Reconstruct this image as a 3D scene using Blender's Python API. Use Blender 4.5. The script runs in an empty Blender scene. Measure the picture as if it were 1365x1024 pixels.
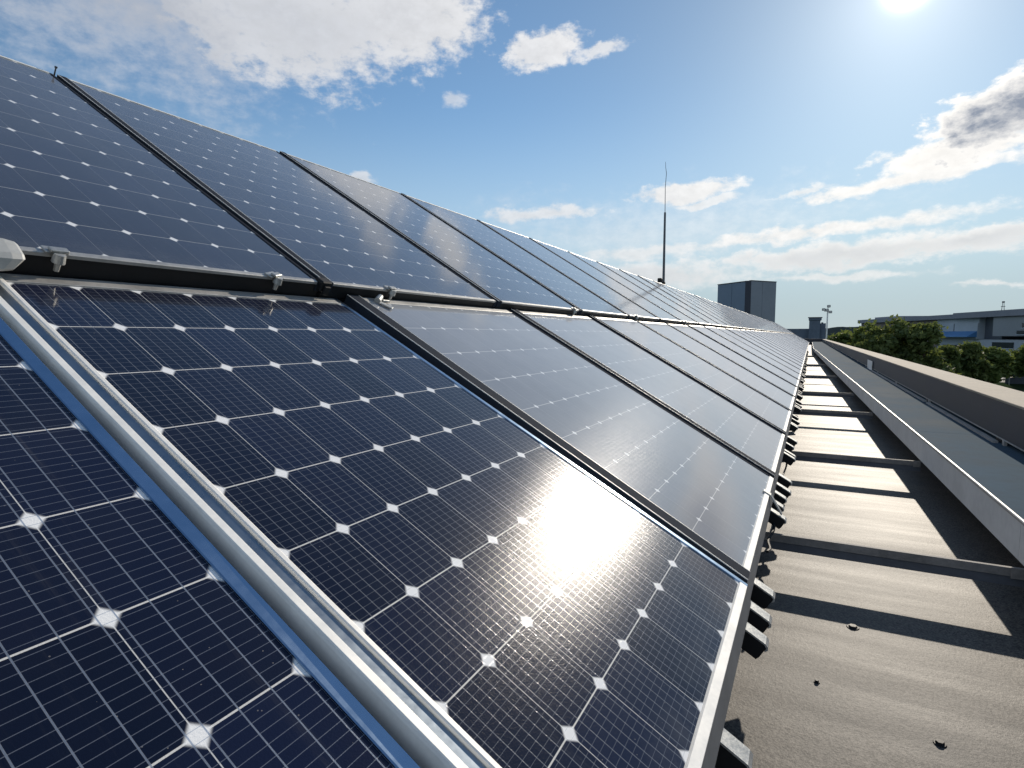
import bpy, math, random
from mathutils import Matrix, Vector
import numpy as np
R = math.radians
random.seed(11)
scene = bpy.context.scene
COL = scene.collection

# ------------------------------------------------------------------ camera
PITCH, YAW = R(4.817), R(27.24)          # looking down, and turned left of the +Y rows
cam_data = bpy.data.cameras.new('camera')
cam_data.sensor_width = 36.0
cam_data.lens = 36.0 * 771.3 / 1365.0
cam_data.clip_start, cam_data.clip_end = 0.02, 9000
cam = bpy.data.objects.new('camera', cam_data)
cam.rotation_euler = (math.pi / 2 - PITCH, 0, YAW)
COL.objects.link(cam)
scene.camera = cam

# ------------------------------------------------------------------ light
SUN_EL, SUN_AZ = R(25.8), R(5.8)         # azimuth from +Y towards +X
SUN_DIR = Vector((math.sin(SUN_AZ) * math.cos(SUN_EL), math.cos(SUN_AZ) * math.cos(SUN_EL), math.sin(SUN_EL)))
sun_data = bpy.data.lights.new('sun', 'SUN')
sun_data.energy = 3.6
sun_data.angle = R(0.6)
sun_data.color = (1.0, 0.90, 0.76)
sun = bpy.data.objects.new('sun', sun_data)
sun.rotation_euler = SUN_DIR.to_track_quat('Z', 'Y').to_euler()
COL.objects.link(sun)
scene.view_settings.view_transform = 'Standard'
scene.view_settings.look = 'None'
scene.view_settings.exposure = 0.25
scene.view_settings.gamma = 1.0


class G:
    """tiny helper for writing shader maths"""
    def __init__(s, tree):
        s.t = tree

    def n(s, kind, **kw):
        nd = s.t.nodes.new(kind)
        for k, v in kw.items():
            setattr(nd, k, v)
        return nd

    def put(s, sock, v):
        if isinstance(v, bpy.types.NodeSocket):
            s.t.links.new(v, sock)
        elif v is not None:
            sock.default_value = v

    def m(s, op, a, b=None, c=None, clamp=False):
        nd = s.n('ShaderNodeMath', operation=op, use_clamp=clamp)
        for i, v in enumerate((a, b, c)):
            s.put(nd.inputs[i], v)
        return nd.outputs[0]

    def vm(s, op, a, b=None):
        nd = s.n('ShaderNodeVectorMath', operation=op)
        s.put(nd.inputs[0], a)
        if b is not None:
            s.put(nd.inputs[1], b)
        return nd.outputs['Value'] if op in ('DOT_PRODUCT', 'LENGTH', 'DISTANCE') else nd.outputs[0]

    def mix(s, f, a, b, blend='MIX'):
        nd = s.n('ShaderNodeMix', data_type='RGBA', blend_type=blend)
        s.put(nd.inputs['Factor'], f)
        for nm, v in (('A', a), ('B', b)):
            sk = [i for i in nd.inputs if i.name == nm and i.type == 'RGBA'][0]
            s.put(sk, v if isinstance(v, bpy.types.NodeSocket) else (*v[:3], 1))
        return [o for o in nd.outputs if o.type == 'RGBA'][0]

    def noise(s, vec, scale, detail=4, rough=0.55, dist=0.0):
        nd = s.n('ShaderNodeTexNoise')
        s.put(nd.inputs['Vector'], vec)
        nd.inputs['Scale'].default_value = scale
        nd.inputs['Detail'].default_value = detail
        nd.inputs['Roughness'].default_value = rough
        nd.inputs['Distortion'].default_value = dist
        return nd.outputs['Fac']

    def ss(s, x, a, b):
        nd = s.n('ShaderNodeMapRange', interpolation_type='SMOOTHSTEP')
        s.put(nd.inputs['Value'], x)
        s.put(nd.inputs['From Min'], a)
        s.put(nd.inputs['From Max'], b)
        return nd.outputs['Result']

    def xyz(s, v):
        nd = s.n('ShaderNodeSeparateXYZ')
        s.put(nd.inputs[0], v)
        return nd.outputs

    def cxyz(s, x, y, z):
        nd = s.n('ShaderNodeCombineXYZ')
        for i, v in enumerate((x, y, z)):
            s.put(nd.inputs[i], v)
        return nd.outputs[0]


# ------------------------------------------------------------------ sky
world = bpy.data.worlds.new('World')
scene.world = world
world.use_nodes = True
wt = world.node_tree
wt.nodes.clear()
g = G(wt)
d = g.n('ShaderNodeTexCoord').outputs['Generated']
dx, dy, dz = g.xyz(d)[0:3]
az = g.m('MULTIPLY', g.m('ARCTAN2', dx, dy), 180 / math.pi)          # degrees right of +Y
el = g.m('MULTIPLY', g.m('ARCSINE', dz), 180 / math.pi)
sky = g.n('ShaderNodeTexSky', sky_type='NISHITA', sun_disc=False, sun_elevation=SUN_EL,
          sun_rotation=SUN_AZ, altitude=50, air_density=1.0, dust_density=0.25, ozone_density=1.6)
SKY = 0.088
base = g.mix(1.0, sky.outputs[0], (SKY * 0.82, SKY * 1.02, SKY * 1.11), 'MULTIPLY')
# aureole of the sun
cosa = g.vm('DOT_PRODUCT', d, tuple(SUN_DIR))
ang = g.m('MULTIPLY', g.m('ARCCOSINE', g.m('MINIMUM', cosa, 0.999999)), 180 / math.pi)
soft = g.m('SUBTRACT', 1.0, g.m('MULTIPLY', g.m('EXPONENT', g.m('MULTIPLY', g.m('POWER', g.m('DIVIDE', ang, 27.0), 2.0), -1.0)), 0.30))
base = g.mix(1.0, base, g.cxyz(soft, soft, soft), 'MULTIPLY')
base = g.mix(g.m('MULTIPLY', g.ss(el, 22.0, 2.0), 0.78), base, (0.41, 0.50, 0.56))     # pale air low over the horizon
base = g.mix(g.m('MULTIPLY', g.ss(el, 9.0, 0.5), 0.6), base, (0.31, 0.395, 0.46))
# clouds: ellipses of sky (azimuth, elevation, half width, half height, tilt, density, greyness)
vec = g.cxyz(g.m('MULTIPLY', az, 0.1), g.m('MULTIPLY', el, 0.16), 0.0)
n1 = g.noise(vec, 1.6, 6, 0.6, 0.3)
n2 = g.noise(vec, 6.0, 6, 0.62)
vec2 = g.cxyz(g.m('ADD', g.m('MULTIPLY', az, 0.1), 7.3), g.m('MULTIPLY', el, 0.17), 3.1)
n3 = g.noise(vec2, 2.4, 5, 0.6)
waz = g.m('ADD', az, g.m('MULTIPLY', g.m('SUBTRACT', n1, 0.5), 6.0))
wel = g.m('ADD', el, g.m('MULTIPLY', g.m('SUBTRACT', n3, 0.5), 2.6))
CLOUDS = [
    # az, el, half width, half height, tilt, density, grey, edge softness
    (-60.0, 25.0, 20.0, 8.6, -6, 0.95, 0.55, 1.3),
    (-47.0, 26.0, 13.5, 6.2, 0, 1.0, 0.22, 0.55),
    (-37.0, 27.2, 9.0, 4.2, 6, 1.0, 0.12, 0.5),
    (-66.0, 32.0, 12.0, 6.0, 0, 0.8, 0.3, 0.9),
    (-24.2, 25.2, 4.4, 1.8, 12, 0.95, 0.05, 0.5),
    (-18.6, 25.0, 3.2, 0.7, 8, 0.8, 0.05, 0.6),
    (-33.0, 21.4, 1.8, 0.9, 12, 0.6, 0.05, 0.7),
    (-41.5, 14.2, 1.6, 1.0, 0, 0.8, 0.05, 0.5),
    (-24.0, 11.5, 7.5, 1.0, 3, 0.85, 0.06, 0.7),
    (-11.0, 13.0, 6.6, 1.3, 4, 0.95, 0.08, 0.55),
    (-9.0, 12.0, 4.2, 0.45, 3, 0.8, 0.05, 0.7),
    (13.2, 16.2, 6.6, 2.7, 8, 1.0, 1.15, 0.35),
    (9.5, 13.9, 7.2, 1.5, 4, 1.0, 0.10, 0.5),
    (6.5, 12.2, 10.0, 0.95, 5, 0.95, 0.06, 0.6),
    (-1.0, 12.3, 3.0, 0.4, 6, 0.7, 0.05, 0.7),
    (0.0, 8.8, 18.0, 0.80, 3, 0.95, 0.04, 0.8),
    (-14.0, 7.8, 12.0, 1.1, 2, 0.8, 0.05, 0.9),
    (3.0, 6.9, 19.0, 1.5, 2, 0.9, 0.34, 0.6),
    (11.0, 7.3, 8.0, 1.1, 3, 0.9, 0.35, 0.6),
    (-14.0, 5.6, 15.0, 1.5, 0, 0.85, 0.25, 0.8),
    (2.0, 5.0, 9.0, 0.6, 0, 0.7, 0.12, 0.8),
    (11.6, 3.9, 3.6, 0.35, 0, 0.7, 0.05, 0.8),
    (-14.0, 9.5, 26.0, 5.0, 2, 0.42, 0.0, 1.2),
    (-29.0, 30.0, 3.2, 1.2, 5, 0.8, 0.05, 0.6),
    (132.0, 26.0, 44.0, 16.0, 0, 0.9, 0.1, 0.6),  # added unseen cloud behind the camera, fill light for shaded faces
    (-134.0, 30.0, 42.0, 18.0, 0, 0.9, 0.1, 0.6),  # second added cloud out of view, fill from the other side
    (42.0, 13.0, 16.0, 4.0, 0, 0.9, 0.3, 0.6),
]
dens, grey = None, None
fluff = g.m('ADD', g.m('MULTIPLY', g.m('SUBTRACT', n2, 0.5), 1.3), g.m('MULTIPLY', g.m('SUBTRACT', n1, 0.5), 1.0))
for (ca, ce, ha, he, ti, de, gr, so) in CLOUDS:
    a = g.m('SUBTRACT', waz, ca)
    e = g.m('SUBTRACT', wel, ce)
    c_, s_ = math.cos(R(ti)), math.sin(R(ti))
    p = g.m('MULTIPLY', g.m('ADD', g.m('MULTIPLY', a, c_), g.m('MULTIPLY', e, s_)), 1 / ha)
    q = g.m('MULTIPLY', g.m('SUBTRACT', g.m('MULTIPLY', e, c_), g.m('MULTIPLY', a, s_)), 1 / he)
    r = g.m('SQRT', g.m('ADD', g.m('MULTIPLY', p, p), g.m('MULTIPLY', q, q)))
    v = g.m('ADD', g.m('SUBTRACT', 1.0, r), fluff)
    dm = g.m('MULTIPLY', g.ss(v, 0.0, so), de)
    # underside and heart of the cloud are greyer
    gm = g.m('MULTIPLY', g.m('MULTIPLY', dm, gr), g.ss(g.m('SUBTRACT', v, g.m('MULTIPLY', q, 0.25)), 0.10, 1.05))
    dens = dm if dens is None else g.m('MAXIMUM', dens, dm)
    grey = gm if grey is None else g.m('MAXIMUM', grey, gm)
dens = g.m('MULTIPLY', dens, g.ss(el, -0.5, 2.0))
shade = g.m('MULTIPLY', g.m('ADD', 0.72, g.m('MULTIPLY', n2, 0.5)), 1.0)
warm = g.m('EXPONENT', g.m('DIVIDE', ang, -22.0))
lit = g.mix(1.0, g.mix(warm, (0.58, 0.60, 0.64), (1.18, 1.10, 0.98)), g.cxyz(shade, shade, shade), 'MULTIPLY')
back = g.m('ADD', 1.0, g.m('MULTIPLY', g.ss(g.m('ABSOLUTE', az), 75.0, 110.0), 0.75))     # extra brightness for the added clouds behind, as fill light
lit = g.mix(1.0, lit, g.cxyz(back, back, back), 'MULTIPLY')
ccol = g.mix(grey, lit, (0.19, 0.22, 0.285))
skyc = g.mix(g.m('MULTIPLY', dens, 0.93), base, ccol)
gl = g.m('ADD', g.m('MULTIPLY', g.m('EXPONENT', g.m('MULTIPLY', g.m('POWER', g.m('DIVIDE', ang, 0.95), 2.0), -1.0)), 6.0),
         g.m('ADD', g.m('MULTIPLY', g.m('EXPONENT', g.m('DIVIDE', ang, -3.6)), 0.42),
             g.m('MULTIPLY', g.m('EXPONENT', g.m('DIVIDE', ang, -15.0)), 0.05)))
glc = g.mix(1.0, (1.0, 0.97, 0.92), g.cxyz(gl, gl, gl), 'MULTIPLY')
final = g.mix(1.0, skyc, glc, 'ADD')
bg = g.n('ShaderNodeBackground')
g.put(bg.inputs['Color'], final)
bg.inputs['Strength'].default_value = 1.0
wo = g.n('ShaderNodeOutputWorld')
wt.links.new(bg.outputs[0], wo.inputs[0])


# ------------------------------------------------------------------ materials
def mat(name, col, rough=0.5, metal=0.0, spec=0.5, var=0.0, vscale=8.0, bump=0.0, bscale=60.0, stretch=None, coat=0.0):
    m_ = bpy.data.materials.new(name)
    m_.use_nodes = True
    t = m_.node_tree
    b = t.nodes['Principled BSDF']
    gg = G(t)
    b.inputs['Base Color'].default_value = (*col, 1)
    b.inputs['Roughness'].default_value = rough
    b.inputs['Metallic'].default_value = metal
    b.inputs['Specular IOR Level'].default_value = spec
    b.inputs['Coat Weight'].default_value = coat
    co = gg.n('ShaderNodeTexCoord').outputs['Object']
    if stretch:
        co = gg.vm('MULTIPLY', co, stretch)
    if var:
        f = gg.noise(co, vscale, 6, 0.6)
        f2 = gg.noise(co, vscale * 9, 3, 0.6)
        f = gg.m('ADD', gg.m('MULTIPLY', f, 0.7), gg.m('MULTIPLY', f2, 0.3))
        f = gg.ss(f, 0.28, 0.72)
        c = gg.mix(f, tuple(x * (1 - var) for x in col), tuple(min(1, x * (1 + var)) for x in col))
        gg.put(b.inputs['Base Color'], c)
        rr = gg.m('ADD', rough - 0.06, gg.m('MULTIPLY', f, 0.12))
        gg.put(b.inputs['Roughness'], rr)
    if bump:
        h = gg.noise(co, bscale, 3, 0.6)
        bn = gg.n('ShaderNodeBump')
        bn.inputs['Strength'].default_value = bump
        bn.inputs['Distance'].default_value = 0.01
        gg.put(bn.inputs['Height'], h)
        gg.put(b.inputs['Normal'], bn.outputs[0])
    return m_


M = {
    'alu': mat('brushed_aluminium', (0.88, 0.85, 0.79), 0.45, 0.15, var=0.07, vscale=9),
    'slate': mat('slate_anodised_rail', (0.030, 0.036, 0.048), 0.85, 0.0, 0.03, var=0.15, vscale=4),
    'skirt': mat('grey_skirt', (0.17, 0.175, 0.18), 0.6, 0.1, 0.3, var=0.15, vscale=5),
    'channel': mat('shade_toned_channel', (0.27, 0.31, 0.35), 0.3, 1.0, var=0.12, vscale=4),  # grey-blue holds the lip's shade and sky reflection in the channel
    'alu_sky_tint': mat('sky_tinted_rail', (0.36, 0.47, 0.60), 0.22, 1.0, var=0.08, vscale=3),  # blue of the reflected sky put into the rail's base colour
    'alu_dull': mat('weathered_aluminium', (0.44, 0.43, 0.41), 0.5, 0.5, var=0.2, vscale=6, bump=0.08, bscale=60),
    'alu_dark': mat('dark_anodised_metal', (0.10, 0.105, 0.115), 0.45, 0.6, var=0.25, vscale=4, bump=0.06),
    'black': mat('black_rubber', (0.012, 0.012, 0.013), 0.6, 0.0, 0.3, var=0.3),
    'galv': mat('galvanised_steel', (0.45, 0.45, 0.43), 0.45, 0.6, var=0.3, vscale=14, bump=0.1, bscale=80),
    'white_plastic': mat('pale_plastic', (0.45, 0.45, 0.43), 0.45, 0.0, var=0.12, vscale=10),
    'coping': mat('concrete_coping', (0.40, 0.345, 0.27), 0.85, 0.0, 0.25, var=0.28, vscale=3, bump=0.35, bscale=50),
    'fascia': mat('dark_fascia', (0.050, 0.050, 0.058), 0.6, 0.0, 0.3, var=0.35, vscale=1.6, bump=0.1),
    'ledge': mat('shade_toned_ledge', (0.065, 0.10, 0.13), 0.9, 0.0, 0.03, var=0.25, vscale=1.2, bump=0.1, bscale=30),  # dark tone stands in for shade lying on the ledge
    'gutter': mat('gutter_sheet', (0.72, 0.70, 0.66), 0.6, 0.0, var=0.12, vscale=2.0, bump=0.05),
    'beam': mat('beam_steel', (0.23, 0.215, 0.20), 0.7, 0.0, 0.2, var=0.3, vscale=5, bump=0.1),
    'beam_dark': mat('beam_web', (0.10, 0.11, 0.13), 0.6, 0.1, var=0.2, vscale=5),
    'dark_infill': mat('dark_infill_sheet', (0.05, 0.05, 0.055), 0.7, 0.0, 0.2, var=0.2),
    'wall': mat('building_render', (0.30, 0.29, 0.28), 0.85, 0.0, 0.2, var=0.15, vscale=0.6),
    'clad_blue': mat('blue_grey_cladding', (0.16, 0.21, 0.28), 0.5, 0.2, var=0.1, vscale=0.2),
    'clad_grey': mat('grey_cladding', (0.24, 0.26, 0.29), 0.5, 0.2, var=0.1, vscale=0.2),
    'clad_dark': mat('dark_trim', (0.03, 0.035, 0.05), 0.5, 0.1, var=0.1),
    'hall_wall': mat('hall_wall', (0.36, 0.41, 0.46), 0.7, 0.0, var=0.12, vscale=0.15),
    'hall_brown': mat('hall_brown_band', (0.17, 0.14, 0.13), 0.7, 0.0, var=0.12, vscale=0.15),
    'hall_roof': mat('hall_roof', (0.22, 0.23, 0.27), 0.6, 0.1, var=0.15, vscale=0.1),
    'hall_dark': mat('hall_recess', (0.06, 0.075, 0.10), 0.5, 0.0, var=0.2, vscale=0.2),
    'hall_blue': mat('blue_awning', (0.07, 0.20, 0.42), 0.5, 0.0, var=0.1, vscale=0.3),
    'pane': mat('window_pane', (0.02, 0.03, 0.04), 0.12, 0.0, 0.6),
    'tower': mat('tower_concrete', (0.12, 0.15, 0.19), 0.8, 0.0, 0.2, var=0.15, vscale=0.1),
    'bark': mat('bark', (0.07, 0.05, 0.035), 0.9, 0.0, 0.2, var=0.3),
    'pave': mat('pale_paving', (0.42, 0.40, 0.37), 0.85, 0.0, 0.2, var=0.2, vscale=0.5),
    'asphalt': mat('asphalt', (0.055, 0.056, 0.058), 0.8, 0.0, 0.3, var=0.3, vscale=0.7),
    'white': mat('white_paint', (0.75, 0.75, 0.73), 0.45, 0.0, var=0.08, vscale=1.0),
    'lamp_glass': mat('lamp_glass', (0.5, 0.5, 0.48), 0.2, 0.0),
}


def roof_material():
    m_ = bpy.data.materials.new('mineral_roof_felt')
    m_.use_nodes = True
    t = m_.node_tree
    b = t.nodes['Principled BSDF']
    gg = G(t)
    co = gg.n('ShaderNodeTexCoord').outputs['Object']
    grain = gg.noise(co, 125, 3, 0.75)
    grain2 = gg.noise(co, 45, 4, 0.7)
    st = gg.noise(gg.vm('MULTIPLY', co, (0.35, 2.6, 1)), 2.2, 5, 0.6)
    bl = gg.noise(co, 1.1, 5, 0.6)
    f = gg.m('ADD', gg.m('MULTIPLY', gg.ss(grain, 0.38, 0.64), 0.75), gg.m('MULTIPLY', gg.ss(grain2, 0.3, 0.7), 0.25))
    c = gg.mix(f, (0.034, 0.032, 0.030), (0.225, 0.20, 0.17))
    c = gg.mix(gg.m('MULTIPLY', gg.ss(bl, 0.38, 0.72), 0.5), c, (0.09, 0.085, 0.08))
    gg.put(b.inputs['Base Color'], c)
    gg.put(b.inputs['Roughness'], gg.m('ADD', 0.46, gg.m('MULTIPLY', st, 0.2)))
    b.inputs['Specular IOR Level'].default_value = 0.16
    h = gg.m('ADD', gg.m('MULTIPLY', grain, 0.35), gg.m('ADD', gg.m('MULTIPLY', grain2, 0.5), gg.m('MULTIPLY', st, 0.9)))
    bn = gg.n('ShaderNodeBump')
    bn.inputs['Strength'].default_value = 0.55
    bn.inputs['Distance'].default_value = 0.006
    gg.put(bn.inputs['Height'], h)
    gg.put(b.inputs['Normal'], bn.outputs[0])
    return m_


M['roof'] = roof_material()


def cell_material(name, bars, cw, ch, bar_w=0.0011, bar_f=0.40, fin_f=0.34, dia=0.0235, base_spec=0.032, coat_r=0.034, sheen=0.0, ior=1.27, gap_f=1.0, dust_tau=0.004):
    """mono cells under textured glass; UV counts cells"""
    m_ = bpy.data.materials.new(name)
    m_.use_nodes = True
    t = m_.node_tree
    b = t.nodes['Principled BSDF']
    gg = G(t)
    tc = gg.n('ShaderNodeTexCoord')
    u, v = gg.xyz(tc.outputs['UV'])[0:2]
    rot = gg.n('ShaderNodeVectorRotate', rotation_type='EULER_XYZ')
    gg.put(rot.inputs['Vector'], tc.outputs['Object'])
    rot.inputs['Rotation'].default_value = (0.6, 0.9, 0.5)
    co = rot.outputs[0]
    fu, fv = gg.m('FRACT', u), gg.m('FRACT', v)
    du = gg.m('MULTIPLY', gg.m('MINIMUM', fu, gg.m('SUBTRACT', 1.0, fu)), cw)
    dv = gg.m('MULTIPLY', gg.m('MINIMUM', fv, gg.m('SUBTRACT', 1.0, fv)), ch)
    def line(dist, w):
        return gg.ss(dist, w * 1.25, w * 0.75)
    diamond = line(gg.m('ADD', du, gg.m('MULTIPLY', dv, 0.92)), dia)
    gap_v = line(dv, 0.0020)
    gap_u = line(du, 0.0011)
    bar = None
    for p in bars:
        l_ = line(gg.m('MULTIPLY', gg.m('ABSOLUTE', gg.m('SUBTRACT', fu, p)), cw), bar_w)
        bar = l_ if bar is None else gg.m('MAXIMUM', bar, l_)
    ff = gg.m('FRACT', gg.m('MULTIPLY', fv, 12.0))
    fin = line(gg.m('MULTIPLY', gg.m('ABSOLUTE', gg.m('SUBTRACT', ff, 0.5)), ch / 12), 0.0007)
    # every cell a slightly different navy
    wn = gg.n('ShaderNodeTexWhiteNoise', noise_dimensions='3D')
    oi = gg.n('ShaderNodeObjectInfo')
    gg.put(wn.inputs['Vector'], gg.cxyz(gg.m('FLOOR', u), gg.m('FLOOR', v), gg.m('MULTIPLY', oi.outputs['Random'], 50)))
    c = gg.mix(wn.outputs['Value'], (0.0018, 0.0050, 0.019), (0.0050, 0.0095, 0.033))
    patch = gg.noise(co, 7, 4, 0.6)
    c = gg.mix(gg.m('MULTIPLY', gg.ss(patch, 0.45, 0.75), 0.25), c, (0.008, 0.008, 0.020))
    c = gg.mix(gg.m('MULTIPLY', fin, fin_f), c, (0.26, 0.27, 0.30))
    c = gg.mix(gg.m('MULTIPLY', bar, bar_f), c, (0.42, 0.43, 0.45))
    gg.put(b.inputs['Metallic'], gg.m('MULTIPLY', gg.m('MAXIMUM', gg.m('MULTIPLY', fin, fin_f), gg.m('MULTIPLY', bar, bar_f)), 0.8))
    c = gg.mix(gg.m('MULTIPLY', gap_u, gap_f), c, (0.58, 0.58, 0.56))
    c = gg.mix(gg.m('MULTIPLY', gap_v, min(1.0, gap_f * 2.6)), c, (0.66, 0.64, 0.60))
    c = gg.mix(diamond, c, (0.90, 0.89, 0.87))
    # thin dust film, with specks
    dust = gg.m('MULTIPLY', gg.ss(gg.noise(co, 3.0, 6, 0.65), 0.35, 0.75), 0.010)
    vo = gg.n('ShaderNodeTexVoronoi')
    gg.put(vo.inputs['Vector'], co)
    vo.inputs['Scale'].default_value = 30
    speck = gg.m('MULTIPLY', gg.m('LESS_THAN', vo.outputs['Distance'], 0.045), 0.30)
    c = gg.mix(gg.m('MAXIMUM', dust, speck), c, (0.45, 0.42, 0.38))
    # grime washed down to the lower edge, and a few run marks
    run = gg.noise(gg.cxyz(gg.m('MULTIPLY', u, 3.0), gg.m('MULTIPLY', v, 0.22), gg.m('MULTIPLY', oi.outputs['Random'], 30)), 2.0, 5, 0.65)
    runs = gg.m('MULTIPLY', gg.ss(run, 0.56, 0.80), 0.06)
    edge = gg.m('MULTIPLY', gg.m('MULTIPLY', gg.ss(v, 0.55, 0.0), gg.ss(gg.noise(co, 9, 5, 0.7), 0.30, 0.75)), 0.10)
    c = gg.mix(gg.m('MAXIMUM', runs, edge), c, (0.40, 0.38, 0.34))
    gg.put(b.inputs['Base Color'], c)
    b.inputs['Roughness'].default_value = 0.20
    b.inputs['Specular IOR Level'].default_value = base_spec
    b.inputs['Sheen Weight'].default_value = sheen
    b.inputs['Sheen Roughness'].default_value = 0.20
    b.inputs['Sheen Tint'].default_value = (0.85, 0.92, 1.0, 1)
    b.inputs['Coat Weight'].default_value = 1.0
    b.inputs['Coat IOR'].default_value = ior
    gg.put(b.inputs['Coat Roughness'], gg.m('ADD', coat_r, gg.m('MULTIPLY', gg.noise(co, 2.0, 5, 0.6), 0.015)))
    h = gg.m('ADD', gg.noise(co, 190, 2, 0.6), gg.m('MULTIPLY', gg.noise(co, 1.6, 1, 0.5), 0.8))
    bn = gg.n('ShaderNodeBump')
    bn.inputs['Strength'].default_value = 0.032
    bn.inputs['Distance'].default_value = 0.004
    gg.put(bn.inputs['Height'], h)
    gg.put(b.inputs['Coat Normal'], bn.outputs[0])
    bn2 = gg.n('ShaderNodeBump')
    bn2.inputs['Strength'].default_value = 0.16
    bn2.inputs['Distance'].default_value = 0.004
    gg.put(bn2.inputs['Height'], gg.noise(co, 210, 2, 0.7))
    gg.put(b.inputs['Normal'], bn2.outputs[0])
    # dust film on the glass: the flatter the path through it, the more of it is seen
    lw = gg.n('ShaderNodeLayerWeight')
    lw.inputs['Blend'].default_value = 0.5
    cosv = gg.m('MAXIMUM', gg.m('SUBTRACT', 1.0, lw.outputs['Facing']), 0.008)
    tau = gg.m('MULTIPLY', gg.m('ADD', 0.6, gg.m('MULTIPLY', gg.noise(co, 1.3, 5, 0.65), 0.8)), dust_tau)
    film = gg.m('SUBTRACT', 1.0, gg.m('EXPONENT', gg.m('MULTIPLY', gg.m('DIVIDE', tau, cosv), -1.0)))
    df = gg.n('ShaderNodeBsdfDiffuse')
    df.inputs['Color'].default_value = (0.74, 0.76, 0.78, 1)
    mx = gg.n('ShaderNodeMixShader')
    gg.put(mx.inputs[0], film)
    t.links.new(b.outputs[0], mx.inputs[1])
    t.links.new(df.outputs[0], mx.inputs[2])
    t.links.new(mx.outputs[0], t.nodes['Material Output'].inputs[0])
    return m_


M['cells'] = cell_material('solar_cells', (0.09, 0.26, 0.42, 0.58, 0.74, 0.91), 0.208, 0.27)
M['cells_near'] = cell_material('solar_cells_wide_bars', (0.065, 0.345, 0.655, 0.935), 0.22, 0.286, 0.0014, 0.9, 0.7, 0.0245)
M['cells_far'] = cell_material('solar_cells_fine', (0.26, 0.5, 0.74), 0.208, 0.27, 0.0009, 0.15, 0.12, 0.017, 0.003, 0.035, 0.3, 1.7, 0.35, 0.115)
M['cells_upper'] = cell_material('solar_cells_upper', (0.26, 0.74), 0.21, 0.27, 0.0008, 0.05, 0.03, 0.021, 0.003, 0.035, 0.3, 1.6, 0.22, 0.018)


def leaf_material(name, c1, c2):
    m_ = bpy.data.materials.new(name)
    m_.use_nodes = True
    t = m_.node_tree
    gg = G(t)
    b = t.nodes['Principled BSDF']
    co = gg.n('ShaderNodeTexCoord').outputs['Object']
    f = gg.ss(gg.noise(co, 0.9, 4, 0.6), 0.3, 0.7)
    c = gg.mix(f, c1, c2)
    gg.put(b.inputs['Base Color'], c)
    b.inputs['Roughness'].default_value = 0.6
    b.inputs['Specular IOR Level'].default_value = 0.25
    tr = gg.n('ShaderNodeBsdfTranslucent')
    gg.put(tr.inputs['Color'], gg.mix(0.5, c, (0.34, 0.40, 0.08)))
    mx = gg.n('ShaderNodeMixShader')
    mx.inputs[0].default_value = 0.28
    t.links.new(b.outputs[0], mx.inputs[1])
    t.links.new(tr.outputs[0], mx.inputs[2])
    t.links.new(mx.outputs[0], t.nodes['Material Output'].inputs[0])
    return m_


M['leaf_dark'] = leaf_material('dark_leaves', (0.050, 0.075, 0.024), (0.165, 0.195, 0.062))
M['leaf_mid'] = leaf_material('green_leaves', (0.070, 0.105, 0.028), (0.17, 0.21, 0.06))


def ground_material(name, c1, c2, sc):
    m_ = bpy.data.materials.new(name)
    m_.use_nodes = True
    gg = G(m_.node_tree)
    b = m_.node_tree.nodes['Principled BSDF']
    co = gg.n('ShaderNodeTexCoord').outputs['Object']
    f = gg.m('ADD', gg.m('MULTIPLY', gg.noise(co, sc, 6, 0.6), 0.6), gg.m('MULTIPLY', gg.noise(co, sc * 17, 4, 0.6), 0.4))
    gg.put(b.inputs['Base Color'], gg.mix(gg.ss(f, 0.35, 0.65), c1, c2))
    b.inputs['Roughness'].default_value = 0.95
    b.inputs['Specular IOR Level'].default_value = 0.0
    return m_


M['grass'] = ground_material('short_grass', (0.018, 0.034, 0.016), (0.04, 0.06, 0.03), 0.05)
M['hill'] = ground_material('wooded_hills', (0.012, 0.020, 0.024), (0.028, 0.040, 0.044), 0.012)


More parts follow.
